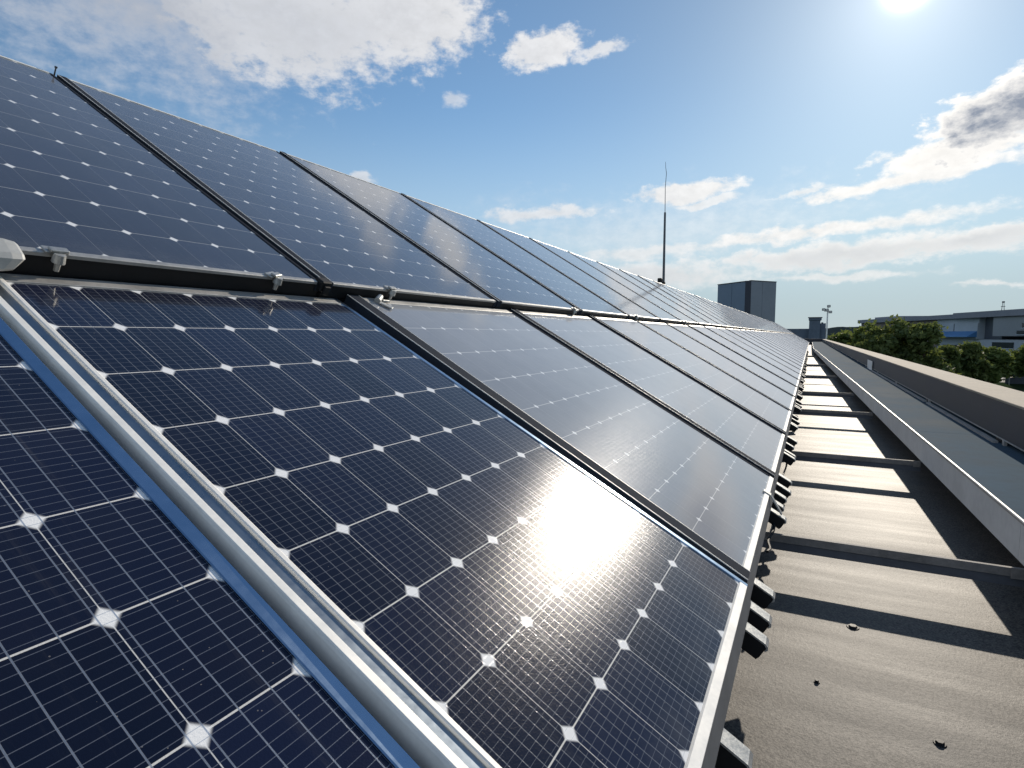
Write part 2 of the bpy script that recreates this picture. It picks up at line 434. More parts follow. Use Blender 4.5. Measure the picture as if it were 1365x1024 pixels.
# ------------------------------------------------------------------ mesh helpers
class MB:
    def __init__(s):
        s.v, s.f, s.uv = [], [], None

    def add(s, vs, fs):
        o = len(s.v)
        s.v += [tuple(p) for p in vs]
        s.f += [tuple(i + o for i in q) for q in fs]
        return s

    def box(s, x0, x1, y0, y1, z0, z1, bev=0.0):
        if bev <= 0:
            vs = [(x, y, z) for z in (z0, z1) for y in (y0, y1) for x in (x0, x1)]
            return s.add(vs, [(0, 2, 3, 1), (4, 5, 7, 6), (0, 1, 5, 4), (2, 6, 7, 3), (0, 4, 6, 2), (1, 3, 7, 5)])
        b = bev
        pr = [(x0 + b, y0), (x1 - b, y0), (x1, y0 + b), (x1, y1 - b), (x1 - b, y1), (x0 + b, y1), (x0, y1 - b), (x0, y0 + b)]
        pi = [(x0 + b, y0 + b), (x1 - b, y0 + b), (x1 - b, y0 + b), (x1 - b, y1 - b), (x1 - b, y1 - b), (x0 + b, y1 - b), (x0 + b, y1 - b), (x0 + b, y0 + b)]
        vs = [(a, c, z0) for a, c in pi] + [(a, c, z0 + b) for a, c in pr] + [(a, c, z1 - b) for a, c in pr] + [(a, c, z1) for a, c in pi]
        fs = [tuple(range(7, -1, -1)), tuple(range(24, 32))]
        for k in range(3):
            for i in range(8):
                j = (i + 1) % 8
                fs.append((k * 8 + i, k * 8 + j, k * 8 + 8 + j, k * 8 + 8 + i))
        return s.add(vs, fs)

    def prism(s, prof, axis, a0, a1, steps=None):
        """closed 2D profile swept along an axis; prof gives the two other coordinates in cyclic order"""
        n = len(prof)
        def put(p, q, a):
            return {'x': (a, p, q), 'y': (p, a, q), 'z': (p, q, a)}[axis]
        vs = [put(p, q, a0) for p, q in prof] + [put(p, q, a1) for p, q in prof]
        fs = [tuple(range(n)), tuple(range(2 * n - 1, n - 1, -1))]
        fs += [(i, i + n, (i + 1) % n + n, (i + 1) % n) for i in range(n)]
        return s.add(vs, fs)

    def tube(s, p0, p1, r0, r1=None, seg=10, cap=True):
        r1 = r0 if r1 is None else r1
        p0, p1 = Vector(p0), Vector(p1)
        zq = (p1 - p0).to_track_quat('Z', 'Y')
        vs = []
        for p, r in ((p0, r0), (p1, r1)):
            for i in range(seg):
                a = 2 * math.pi * i / seg
                vs.append(tuple(p + zq @ Vector((r * math.cos(a), r * math.sin(a), 0))))
        fs = [(i, (i + 1) % seg, (i + 1) % seg + seg, i + seg) for i in range(seg)]
        if cap:
            fs += [tuple(range(seg - 1, -1, -1)), tuple(range(seg, 2 * seg))]
        return s.add(vs, fs)

    def build(s, name, material, parent=None, smooth=False):
        me = bpy.data.meshes.new(name)
        me.from_pydata(s.v, [], s.f)
        me.update()
        import bmesh
        bm = bmesh.new()
        bm.from_mesh(me)
        bmesh.ops.recalc_face_normals(bm, faces=bm.faces)
        bm.to_mesh(me)
        bm.free()
        me.materials.append(material)
        if smooth:
            me.polygons.foreach_set('use_smooth', [True] * len(me.polygons))
        o = bpy.data.objects.new(name, me)
        COL.objects.link(o)
        if parent:
            o.parent = parent
        return o


def tag(o, label, cat, group=None, kind=None):
    if label:
        o['label'] = label
    if cat:
        o['category'] = cat
    if group:
        o['group'] = group
    if kind:
        o['kind'] = kind
    return o


def thing(name, label, cat, group=None, loc=(0, 0, 0), rz=0.0):
    o = bpy.data.objects.new(name, None)
    COL.objects.link(o)
    o.location = loc
    o.rotation_euler = (0, 0, rz)
    o.empty_display_size = 0.2
    return tag(o, label, cat, group)


def struct(o):
    o['kind'] = 'structure'
    return o


def copy_thing(root):
    r = root.copy()
    COL.objects.link(r)
    for ch in root.children:
        c = ch.copy()
        COL.objects.link(c)
        c.parent = r
        for gch in ch.children:
            q = gch.copy()
            COL.objects.link(q)
            q.parent = c
    return r


ORD = ['first', 'second', 'third', 'fourth', 'fifth', 'sixth', 'seventh', 'eighth', 'ninth', 'tenth', 'eleventh',
       'twelfth', 'thirteenth', 'fourteenth', 'fifteenth', 'sixteenth', 'seventeenth', 'eighteenth', 'nineteenth', 'twentieth']

# ------------------------------------------------------------------ the flat roof and its building
Z0 = -1.5                    # flat roof level (the camera is the origin)
ZG = -8.0                    # street level
b = MB()
b.add([(-16, -8, Z0), (2.05, -8, Z0), (2.05, 103.6, Z0), (-16, 103.6, Z0)], [(0, 1, 2, 3)])
struct(b.build('roof', M['roof']))
host = thing('office_building', 'building under the flat roof that carries the solar panels', 'building')
b = MB()
b.box(-16, 2.02, -8, 103.5, ZG, Z0 - 0.02)
b.build('wall', M['wall'], host)
# added unseen sheet under the panels, blocks light below the array
b = MB()
TL = R(30.0)
w_ = Vector((math.sin(TL), 0, math.cos(TL)))
sl = Vector((-math.cos(TL), 0, math.sin(TL)))
def on_plane(vv, nn):
    p = sl * vv - w_ * nn
    return (p.x, p.z)
p0, p1 = on_plane(0.10, 1.8), on_plane(5.3, 1.25)
b.add([(p0[0], -7, p0[1] - 0.05), (p0[0], 101, p0[1] - 0.05), (p1[0], 101, p1[1]), (p1[0], -7, p1[1]),
       (p1[0], -7, Z0), (p1[0], 101, Z0), (p0[0], -7, Z0 + 0.0), (p0[0], 101, Z0 + 0.0)],
      [(0, 1, 2, 3), (3, 2, 5, 4), (0, 3, 4, 6), (1, 7, 5, 2), (0, 6, 7, 1)])
b.build('light_block_sheet', M['dark_infill'], host)

# parapet: dark fascia, pale coping, outer wall
par = thing('parapet_wall', 'long low parapet with pale concrete coping and dark inner face, right roof edge', 'parapet')
b = MB()
b.prism([(1.63, -0.627), (1.665, -0.627), (1.665, -0.955), (1.655, -0.965), (1.63, -0.965)], 'y', -7, 103.2)
b.build('fascia', M['fascia'], par)
b = MB()
ys = [-7] + [0.4 + 2.55 * i for i in range(41)]
for a0, a1 in zip(ys[:-1], ys[1:]):
    b.prism([(1.615, -0.625), (1.612, -0.608), (1.615, -0.603), (2.062, -0.609), (2.065, -0.630), (2.05, -0.645), (1.668, -0.635)], 'y', a0 + 0.004, a1 - 0.004)
b.build('coping', M['coping'], par)
b = MB()
b.box(1.78, 2.04, -7, 103.15, Z0, -0.648)
b.build('core', M['fascia'], par)
b = MB()
b.prism([(1.622, -0.962), (1.622, -0.972), (1.672, -0.972), (1.672, -0.966)], 'y', -7, 103.0)
b.build('bottom_flange', M['alu_dull'], par)
end_par = thing('end_parapet', 'dark low parapet closing the far end of the roof', 'parapet')
b = MB()
b.box(-15.9, 1.60, 103.2, 103.55, Z0, -0.60)
b.build('wall', M['fascia'], end_par)
b = MB()
b.box(-15.95, 1.60, 103.15, 103.6, -0.598, -0.54, 0.01)
b.build('coping', M['beam'], end_par)

# brackets under the fascia
def bracket(y):
    t_ = thing('fascia_bracket', None, 'bracket', 'brackets under the parapet fascia', (1.63, y, -1.016))
    MB().box(-0.012, 0.012, -0.03, 0.03, 0, 0.045).build('foot', M['alu_dull'], t_)
    MB().box(0.0, 0.10, 0.10, 0.30, 0, 0.04, 0.006).build('block', M['black'], t_)
    return t_
br0 = bracket(2.96)
brs = [br0]
for i in range(1, 14):
    c = copy_thing(br0)
    c.location = (1.63, 2.96 + 3.82 * i, -1.016)
    brs.append(c)
for i, c in enumerate(brs):
    if i < 6:
        c['label'] = f'{ORD[i]} small grey bracket from the near end, under the dark parapet face'
    else:
        c['label'] = 'tiny grey bracket far along under the dark parapet face'

# conduit along the ledge
cd = MB()
for a0, a1 in ((6.9, 10.5), (10.72, 19.6)):
    cd.prism([(1.57, -1.016), (1.61, -1.016), (1.612, -0.995), (1.568, -0.992)], 'y', a0, a1)
tag(cd.build('cable_duct', M['alu_dull']), 'grey cable duct lying on the ledge against the parapet face', 'cable duct')
pl_ = thing('sign_plate', 'small blank white plate fixed to the dark parapet face', 'sign')
pl_.location = (1.60, 20.3, -0.90)
MB().box(-0.006, 0.006, -0.75, 0.75, -0.15, 0.15, 0.002).build('plate', M['white'], pl_)
MB().box(0.007, 0.05, -0.1, 0.1, -0.04, 0.04).build('mount', M['alu_dull'], pl_)

# gutter box with ledge top
def taper(y):
    return -0.018 * max(-11.0, min(48.0, y - 4.0))
def slant(bld, limit=9e9):
    bld.v = [(x + taper(y) if x < limit else x, y, z) for x, y, z in bld.v]
    return bld

gb = thing('gutter_box', 'raised grey gutter box with dark blue-grey top along the parapet foot', 'gutter')
b = MB()
ys = [-7.0, 0.6, 4.05, 8.4, 12.7, 17.1, 25, 33, 41, 52, 65, 77, 89, 103.1]
for a0, a1 in zip(ys[:-1], ys[1:]):
    b.prism([(1.07, -1.028), (1.085, -1.028), (1.085, -1.225), (1.12, -1.235), (1.12, -1.242), (1.07, -1.242)], 'y', a0 + 0.003, a1 - 0.003)
slant(b).build('front_face', M['gutter'], gb)
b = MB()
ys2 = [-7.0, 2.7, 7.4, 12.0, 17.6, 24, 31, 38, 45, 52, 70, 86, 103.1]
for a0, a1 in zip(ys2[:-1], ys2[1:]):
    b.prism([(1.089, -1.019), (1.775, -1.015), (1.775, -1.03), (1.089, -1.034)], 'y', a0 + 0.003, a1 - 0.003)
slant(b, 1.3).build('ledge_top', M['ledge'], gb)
b = MB()
for a0, a1 in zip(ys[:-1], ys[1:]):
    b.prism([(1.066, -1.030), (1.064, -1.016), (1.068, -1.010), (1.078, -1.010), (1.087, -1.017), (1.087, -1.026)], 'y', a0, a1)
slant(b).build('drip_edge', M['alu_dull'], gb)
b = MB()
b.box(1.45, 1.775, -7, 103.1, Z0, -1.04)
b.build('plinth', M['dark_infill'], gb)

# cross beams between array and gutter
BEAMS = [3.92, 6.87, 10.9, 14.4, 20.3, 28.0, 40.0]
bm0 = thing('cross_beam', None, 'beam', 'steel cross beams between panels and gutter', (0, BEAMS[0], 0))
b = MB()
b.prism([(-0.02, -1.243), (0.004, -1.243), (0.004, -1.249), (-0.004, -1.249), (-0.004, -1.290), (-0.02, -1.290)], 'x', -0.75, 1.066)
b.build('top_flange', M['beam'], bm0)
b = MB()
b.box(-0.75, 1.066, -0.010, -0.0045, -1.338, -1.2495)
b.box(-0.75, 1.066, -0.010, 0.02, -1.344, -1.3385)
b.build('web', M['beam_dark'], bm0)
b = MB()
b.box(1.0, 1.064, -0.028, -0.0205, -1.30, -1.238, 0.002)
b.build('end_plate', M['beam'], bm0)
b = MB()
b.box(-0.70, -0.64, -0.008, 0.025, Z0, -1.345)
b.build('foot', M['beam'], bm0)
bl = ['cross beam nearest the camera, joining the panels to the gutter', 'second nearest cross beam, between panel edge and gutter',
      'third nearest cross beam, dark, spanning panel edge to gutter', 'fourth nearest cross beam, thin, spanning panel edge to gutter',
      'fifth nearest cross beam, short looking, far along the roof strip']
for i, y in enumerate(BEAMS):
    c = bm0 if i == 0 else copy_thing(bm0)
    c.location = (0, y, 0)
    c.scale.x = (1.068 + taper(y)) / 1.068
    c['label'] = bl[i] if i < 5 else 'tiny far cross beam beyond the fifth, between panels and gutter'

# screws lying in the roof felt
for (x, y, r_, lb) in ((0.25, 3.35, 0.026, 'dark roof screw head nearest the thin beam shadow'),
                       (0.08, 2.73, 0.011, 'smallest dark roof screw head, middle of the near roof'),
                       (0.48, 2.51, 0.019, 'dark roof screw head near the bottom right of the roof')):
    t_ = thing('roof_screw', lb, 'screw', 'screws in the roof felt', (x, y, Z0))
    MB().tube((0, 0, 0.001), (0, 0, 0.004), r_ * 1.15, r_ * 1.05, 16).build('washer', M['black'], t_)
    MB().tube((0, 0, 0.0042), (0, 0, 0.012), r_ * 0.8, r_ * 0.7, 6).build('head', M['black'], t_)

# ------------------------------------------------------------------ solar panels
def basis(n_, u0=0.0, v0=0.0, extra=0.0):
    """matrix taking (along row, up slope, normal) to the world"""
    t = TL + extra
    s_ = Vector((-math.cos(t), 0, math.sin(t)))
    k_ = Vector((math.sin(t), 0, math.cos(t)))
    o = sl * v0 - w_ * n_ + Vector((0, u0, 0))
    return Matrix(((0, s_.x, k_.x, o.x), (1, 0, 0, o.y), (0, s_.z, k_.z, o.z), (0, 0, 0, 1)))


def make_panel(us, vs, W, H, lf, rf, bf, tf, dark, cellmat, upper):
    """us, vs: cell boundaries in local metres; lf.. widths of the four frame sides"""
    root = bpy.data.objects.new('solar_panel', None)
    COL.objects.link(root)
    root.empty_display_size = 0.1
    # glass sheet
    me = bpy.data.meshes.new('cell_sheet')
    V, F, UV = [], [], []
    for j, vv in enumerate(vs):
        for i, uu in enumerate(us):
            V.append((uu, vv, 0.0))
    nu = len(us)
    for j in range(len(vs) - 1):
        for i in range(nu - 1):
            F.append((j * nu + i, j * nu + i + 1, (j + 1) * nu + i + 1, (j + 1) * nu + i))
            UV += [(i, j), (i + 1, j), (i + 1, j + 1), (i, j + 1)]
    me.from_pydata(V, [], F)
    uvl = me.uv_layers.new(name='cells')
    for k, q in enumerate(UV):
        uvl.data[k].uv = q
    me.materials.append(cellmat)
    o = bpy.data.objects.new('cell_sheet', me)
    COL.objects.link(o)
    o.parent = root
    # frame: left rail with a raised outer ridge, a sunk channel and an inner lip
    b = MB()
    r1 = 0.026
    l1 = lf - 0.022
    prof = [(0, -0.05), (0, 0.008), (0.0015, 0.0175), (0.004, 0.0195), (0.022, 0.0195), (0.0245, 0.0175), (r1, 0.006), (r1 + 0.001, -0.003),
            (l1, -0.003), (l1 + 0.002, 0.007), (l1 + 0.006, 0.009), (lf - 0.006, 0.009), (lf - 0.001, 0.005), (lf, -0.002), (lf, -0.05)]
    if dark:
        # narrow dark rail with thin bright arrises
        prof = [(0.001, -0.05), (0.001, 0.006), (0.004, 0.0062), (0.008, 0.009), (lf - 0.008, 0.009), (lf - 0.004, 0.0062), (lf - 0.001, 0.006), (lf - 0.001, -0.05)]
        r1, l1 = 0.004, lf - 0.004
        for (e0, e1) in ((0.0015, 0.0039), (lf - 0.0039, lf - 0.0015)):
            MB().box(e0, e1, 0.0, H, 0.0065, 0.0105).build('edge_trim', M['alu'], root)
    b.prism(prof, 'y', 0.0, H)
    b.build('side_rail', M['slate'] if dark else M['alu'], root)
    if not dark:
      MB().box(r1 + 0.002, l1 - 0.001, 0.002, H - 0.002, -0.0025, 0.0005).build('channel_strip', M['channel'] if not dark else M['slate'], root)
    b = MB()
    prof = [(W - rf - 0.001, -0.05), (W - rf - 0.001, 0.004), (W - rf + 0.003, 0.005), (W - rf + 0.006, 0.001), (W - 0.004, 0.001), (W, -0.003), (W, -0.05)]
    b.prism(prof, 'y', 0.0, H)
    b.build('side_rail', M['slate'] if dark else M['alu_sky_tint'], root)
    b = MB()
    x0, x1 = lf + 0.0005, W - rf - 0.0015
    if upper:
        prof = [(0.0, -0.010), (0.0, 0.003), (0.003, 0.006), (bf - 0.004, 0.006), (bf, -0.001), (bf, -0.010)]
        MB().box(0.001, W - 0.001, 0.005, bf, -0.085, -0.0505).build('shadow_skirt', M['black'], root)  # black strips hold the shade along the upper row's front edge
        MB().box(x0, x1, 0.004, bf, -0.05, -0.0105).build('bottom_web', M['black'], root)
    else:
        prof = [(0.0, -0.05), (-0.001, 0.001), (0.002, 0.006), (bf - 0.004, 0.006), (bf, -0.001), (bf, -0.05)]
    b.prism(prof, 'x', x0, x1)
    b.build('bottom_rail', M['alu_dull'] if upper else M['alu'], root)
    b = MB()
    prof = [(H - tf, -0.05), (H - tf, 0.004), (H - tf + 0.004, 0.005), (H - tf + 0.008, 0.001), (H - 0.004, 0.001), (H, -0.003), (H, -0.05)]
    if upper:
        prof = [(H - tf, -0.05), (H - tf, 0.004), (H - tf + 0.004, 0.006), (H - 0.004, 0.006), (H, 0.002), (H, -0.05)]
    b.prism(prof, 'x', x0, x1)
    b.build('top_rail', M['alu_dull'] if not upper else M['alu'], root)
    if not upper:
        # skirt end pieces under the side rails
        for (e0, e1) in ((0.0, lf), (W - rf - 0.001, W)):
            b = MB()
            b.prism([(-0.042, -0.072), (-0.053, -0.062), (-0.002, 0.0), (-0.0015, -0.05)], 'x', e0 + 0.0005, e1 - 0.0005)
            b.build('skirt_end', M['skirt'], root)
        b = MB()
        b.prism([(-0.042, -0.072), (-0.053, -0.062), (-0.002, 0.0), (-0.0015, -0.05)], 'x', x0, x1)
        b.build('skirt', M['skirt'], root)
    # back sheet
    b = MB()
    b.box(lf + 0.001, W - rf - 0.002, bf + 0.001, H - tf - 0.001, -0.030, -0.024)
    b.build('back_sheet', M['black'], root)
    return root


LV0, LV1 = -0.345, 2.185
HL = LV1 - LV0
G_LOW, G_UP = 'solar panels of the lower row', 'solar panels of the upper row'
# lower row: nearest panel (bottom left of the picture)
vrows0 = [v - LV0 for v in (-0.31, -0.147, 0.139, 0.425, 0.711, 0.997, 1.283, 1.569, 1.855, 2.115)]
vrows = [v - LV0 for v in (-0.31, -0.057, 0.179, 0.432, 0.694, 0.953, 1.235, 1.527, 1.816, 2.115)]
W0 = 0.824 + 1.20
us0 = [0.782 + 1.20 - 0.2205 * k for k in range(8, -1, -1)]
pn = make_panel(us0, vrows0, W0, HL, us0[0], 0.042, 0.035, 0.07, False, M['cells_near'], False)
pn.matrix_world = basis(1.0, -1.20, LV0)
tag(pn, 'nearest lower solar panel, cropped at the bottom left, with very large cells', 'solar panel', G_LOW)
us1 = [x - 0.848 for x in (0.940, 1.142, 1.352, 1.560, 1.772, 1.992, 2.225, 2.462)]
p1_ = make_panel(us1, vrows, 2.50 - 0.848, HL, 0.092, 0.038, 0.035, 0.07, False, M['cells'], False)
p1_.matrix_world = basis(0.983, 0.848, LV0, R(-0.9))
tag(p1_, 'large navy lower panel in front, holding the blazing sun reflection', 'solar panel', G_LOW)
PITCH_L, PW = 2.06, 2.005
us2 = [0.10 + (PW - 0.10 - 0.038) / 9 * k for k in range(10)]
low = make_panel(us2, vrows, PW, HL, 0.10, 0.038, 0.035, 0.07, True, M['cells_far'], False)
NL = 47
for k in range(NL):
    c = low if k == 0 else copy_thing(low)
    jit = random.Random(k)
    c.matrix_world = basis(1.0 - (0.003 if k else 0.0) * jit.uniform(-1, 1), 2.56 + PITCH_L * k, LV0, R(jit.uniform(-0.12, 0.12)) if k else 0.0)
    if k == 0:
        lb = 'lower panel just past the sun reflection panel, grey-blue with white diamonds'
    elif k < 18:
        lb = f'{ORD[k + 2]} panel of the lower row counting from the camera'
    else:
        lb = 'thin pale sliver of panel at the far end of the lower row'
    tag(c, lb, 'solar panel', G_LOW)
# upper row
UV0, UN = 2.19, 0.94
EX = math.atan2(0.10, 3.01)
HU = 3.015
PU, WU = 1.98, 1.955
usu = [0.062 + (WU - 0.062 - 0.030) / 9 * k for k in range(10)]
vsu = [0.03 + (HU - 0.055) / 11 * k for k in range(12)]
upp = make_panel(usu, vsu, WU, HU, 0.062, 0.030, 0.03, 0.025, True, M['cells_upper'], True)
NU = 52
for k in range(1, NU):
    c = upp if k == 1 else copy_thing(upp)
    jit = random.Random(100 + k)
    c.matrix_world = basis(UN, 2.37 + PU * (k - 2), UV0, EX + (R(jit.uniform(-0.12, 0.12)) if k > 2 else 0))
    kk = k - 1
    if k == 1:
        lb = 'nearest visible upper panel, dark navy, at the left edge of the photo'
    elif k == 2:
        lb = 'second upper panel, navy with dense white diamonds, right of the nearest'
    elif k < 20:
        lb = f'{ORD[kk]} visible panel of the upper row counting from the left'
    else:
        lb = 'thin pale sliver of panel at the far end of the upper row'
    tag(c, lb, 'solar panel', G_UP)

# ------------------------------------------------------------------ mounting rails whose ends stick out below the lower edge
def make_rail():
    root = bpy.data.objects.new('mounting_rail', None)
    COL.objects.link(root)
    b = MB()
    prof = [(-0.50, -0.150), (-0.505, -0.135), (-0.505, -0.088), (-0.495, -0.080), (2.0, -0.080), (2.0, -0.150)]
    b.prism([(p, q) for p, q in prof], 'x', -0.030, 0.030)
    b.build('body', M['black'], root)  # black body carries the shade of the rail's sides
    b = MB()
    prof = [(-0.507, -0.104), (-0.514, -0.090), (-0.508, -0.079), (-0.494, -0.073), (1.9, -0.073), (1.9, -0.0795), (-0.494, -0.0795), (-0.5055, -0.087), (-0.5055, -0.100)]
    b.prism(prof, 'x', -0.033, 0.033)
    b.build('cap_strip', M['galv'], root)
    return root


rail0 = make_rail()
near_rails = [(1.66, 'mounting rail end nearest the camera, black with pale top'),
              (2.36, 'second rail end along the panel edge, pale topped'),
              (2.56, 'third rail end, tucked close behind the second'),
              (2.82, 'rail end under the seam beside the sun reflection panel')]
ru = []
for k in range(22):
    s0 = 4.62 + PITCH_L * k
    offs = (-0.55, -0.36, 0.03, 0.45) if k < 8 else (-0.45, 0.05)
    if k == 0:
        offs = (-0.55, -0.33, -0.12, 0.20, 0.52)
    for o_ in offs:
        ru.append(s0 + o_ + random.uniform(-0.06, 0.06))
first = True
for u_, lb in near_rails + [(x, None) for x in ru]:
    c = rail0 if first else copy_thing(rail0)
    first = False
    c.matrix_world = basis(1.0, u_, random.uniform(-0.02, 0.02) if lb is None else 0.0)
    if lb is None:
        lb = 'small dark rail end among many beyond the second lower seam'
    tag(c, lb, 'mounting rail', 'mounting rails under the lower row')

# cables slung between the rail ends
for i, (u0, u1, sag, lb) in enumerate(((3.45, 4.00, 0.03, 'short black cable under the lower panel edge, just before the pale strap clip'),
                                       (4.30, 5.05, 0.05, 'black cable sagging beyond the pale strap clip'),
                                       (5.15, 6.30, 0.08, 'black cable sagging farthest under the lower panel edge'))):
    b = MB()
    pts = []
    for k in range(13):
        f = k / 12
        p = sl * (-0.455) - w_ * 1.13 + Vector((0, u0 + (u1 - u0) * f, 0))
        pts.append(p + Vector((0.01 * math.sin(9 * f), 0, -4 * sag * f * (1 - f))))
    for a, c in zip(pts[:-1], pts[1:]):
        b.tube(a, c, 0.008, 0.008, 6)
    o = b.build('cable', M['black'])
    tag(o, lb, 'cable', 'cables under the lower row')

# flat clip over the panel edge
cl = bpy.data.objects.new('edge_clip', None)
COL.objects.link(cl)
cl.matrix_world = basis(1.0, 4.05, 0.0)
MB().prism([(-0.300, 0.007), (-0.300, 0.013), (-0.350, 0.013), (-0.47, -0.055), (-0.468, -0.064), (-0.349, 0.0065)], 'x', -0.025, 0.025).build('strap', M['galv'], cl)
tag(cl, 'pale strap clip bent over the lower panel edge above dark rail ends', 'clip')

# ------------------------------------------------------------------ clamps along the gap between the two rows
def clamp(u_, label, tilt=0.0, far=False):
    root = bpy.data.objects.new('panel_clamp', None)
    COL.objects.link(root)
    m_ = basis(UN, u_, UV0, EX)
    root.matrix_world = m_ @ Matrix.Rotation(tilt, 4, 'Z') @ Matrix.Diagonal((0.8, 0.85, 0.9, 1))
    b = MB()
    b.box(-0.045, 0.045, -0.012, 0.042, 0.0075, 0.017, 0.003)
    b.box(-0.032, 0.04, -0.022, 0.012, 0.018, 0.030, 0.003)
    b.build('top_plate', M['galv'], root)
    b = MB()
    b.tube((0.0, -0.028, -0.055), (0.0, -0.028, -0.018), 0.011, 0.013, 10)
    b.tube((0.0, -0.028, -0.018), (0.0, -0.028, 0.018), 0.026, 0.022, 14)
    b.build('stem', M['galv'], root)
    return tag(root, label, 'clamp', 'clamps between the panel rows')


clamp(1.10, 'metal clamp beside the grey rounded housing, nearest the left edge')
c2 = clamp(2.03, 'slanted metal clamp halfway along the first upper panel bottom', 0.35)
c3 = clamp(2.92, 'square pale clamp just right of the black seam clip')
for i, u_ in enumerate((6.10, 8.7, 12.6)):
    clamp(u_, ['small pale clamp right of the second upper seam', 'tiny clamp near the third upper seam', 'very tiny clamp farthest along the row gap'][i])
# twisted bracket on the lower panel next to the seam
tb = bpy.data.objects.new('bent_bracket', None)
COL.objects.link(tb)
tb.matrix_world = basis(1.0, 2.76, 2.125) @ Matrix.Rotation(0.5, 4, 'Z')
b = MB()
b.tube((0, 0.0, 0.012), (0.05, 0.0, 0.03), 0.022, 0.018, 10)
b.build('knob', M['white_plastic'], tb)
b = MB()
b.box(-0.02, 0.02, -0.10, -0.015, 0.007, 0.014, 0.002)
b.build('arm', M['galv'], tb)
b = MB()
b.tube((0.05, -0.02, 0.012), (0.10, -0.05, 0.012), 0.008, 0.008, 8)
b.build('bolt', M['galv'], tb)
tag(tb, 'small pale knob bracket with a short arm on the lower panel top edge', 'bracket')
sc = bpy.data.objects.new('seam_clip', None)
COL.objects.link(sc)
sc.matrix_world = basis(UN, 2.357, UV0, EX)
MB().box(-0.035, 0.035, -0.03, 0.03, -0.04, 0.022, 0.006).build('block', M['black'], sc)
MB().box(-0.02, 0.02, -0.045, -0.031, -0.05, 0.0, 0.003).build('tongue', M['black'], sc)
tag(sc, 'black clip where the first upper seam meets the lower row', 'clip')
# rounded housing at the left edge
hs = bpy.data.objects.new('cable_housing', None)
COL.objects.link(hs)
hs.matrix_world = basis(1.0, 0.0, 0.0)
b = MB()
prof = [(2.112, 0.016), (2.102, 0.028), (2.108, 0.066), (2.125, 0.080), (2.195, 0.098), (2.215, 0.09), (2.22, 0.03), (2.21, 0.016)]
n_ = len(prof)
cx_, cy_ = 2.16, 0.05
rings = [(0.40, 1.0), (0.86, 1.0), (0.925, 0.97), (0.955, 0.86), (0.965, 0.70)]
for (uu, sc_) in rings:
    for (p, q) in prof:
        b.v.append((uu + (0.02 if q > 0.06 else 0.0) * (1 if uu > 0.9 else 0), cx_ + (p - cx_) * sc_, cy_ + (q - cy_) * sc_))
for k in range(len(rings) - 1):
    for i in range(n_):
        j = (i + 1) % n_
        b.f.append((k * n_ + i, k * n_ + j, (k + 1) * n_ + j, (k + 1) * n_ + i))
b.f.append(tuple(range(n_)))
b.f.append(tuple(range((len(rings) - 1) * n_, len(rings) * n_)))
b.build('shell', M['white_plastic'], hs, smooth=False)
b = MB()
b.box(0.45, 0.90, 2.108, 2.20, 0.0065, 0.0155)
b.build('base', M['alu_dark'], hs)
tag(hs, 'grey rounded cable housing on the row gap at the left edge', 'housing')
# thin screw pin at the ridge, by the first upper seam
pn_ = bpy.data.objects.new('ridge_pin', None)
COL.objects.link(pn_)
pn_.matrix_world = basis(UN, 2.357, UV0, EX)
MB().tube((0, HU + 0.006, -0.04), (0, HU + 0.006, 0.045), 0.006, 0.005, 8).build('rod', M['alu_dark'], pn_)
MB().tube((0, HU + 0.006, 0.046), (0, HU + 0.006, 0.058), 0.010, 0.010, 6).build('nut', M['alu_dark'], pn_)
tag(pn_, 'small upright pin on the array top where the first upper seam ends', 'pin')

# ------------------------------------------------------------------ lightning mast on the ridge
am = thing('antenna_mast', 'tall thin dark mast standing up behind the top of the panels', 'mast', None, (-4.99, 22.1, 0.9))
b = MB()
b.tube((0, 0, 0), (0, 0, 3.64), 0.052, 0.038, 12)
b.build('pole', M['alu_dark'], am)
b = MB()
b.tube((0, 0, 3.64), (-0.01, 0, 4.55), 0.013, 0.011, 8)
b.tube((-0.01, 0, 4.55), (0.022, 0, 5.06), 0.011, 0.010, 8)
b.tube((0.022, 0, 5.06), (-0.012, 0, 5.28), 0.010, 0.008, 8)
b.tube((-0.012, 0, 5.28), (-0.02, 0, 5.47), 0.008, 0.006, 8)
b.build('whip', M['alu_dark'], am)
b = MB()
b.box(-0.22, -0.055, -0.05, 0.05, 1.08, 1.24, 0.02)
b.box(-0.055, 0.06, -0.06, 0.06, 1.0, 1.1, 0.01)
b.build('junction_box', M['black'], am)

# ------------------------------------------------------------------ ground, roads, hills
b = MB()
b.add([(-4000, -500, ZG), (4000, -500, ZG), (4000, 6000, ZG), (-4000, 6000, ZG)], [(0, 1, 2, 3)])
struct(b.build('ground', M['grass']))
b = MB()
b.add([(12, 127, ZG + 0.004), (120, 120, ZG + 0.004), (120, 127, ZG + 0.004), (12, 134, ZG + 0.004)], [(0, 1, 2, 3)])
struct(b.build('road', M['asphalt']))
b = MB()
b.add([(12, 134.2, ZG), (120, 127.2, ZG), (120, 131.5, ZG), (12, 138.5, ZG),
       (12, 134.2, ZG + 0.13), (120, 127.2, ZG + 0.13), (120, 131.5, ZG + 0.13), (12, 138.5, ZG + 0.13)],
      [(4, 5, 6, 7), (0, 1, 5, 4), (1, 2, 6, 5), (2, 3, 7, 6), (3, 0, 4, 7)])
struct(b.build('pavement', M['pave']))
hv, hf = [], []
NXH, NYH = 300, 7
rg = random.Random(5)
ph = [rg.uniform(0, 6.28) for _ in range(12)]
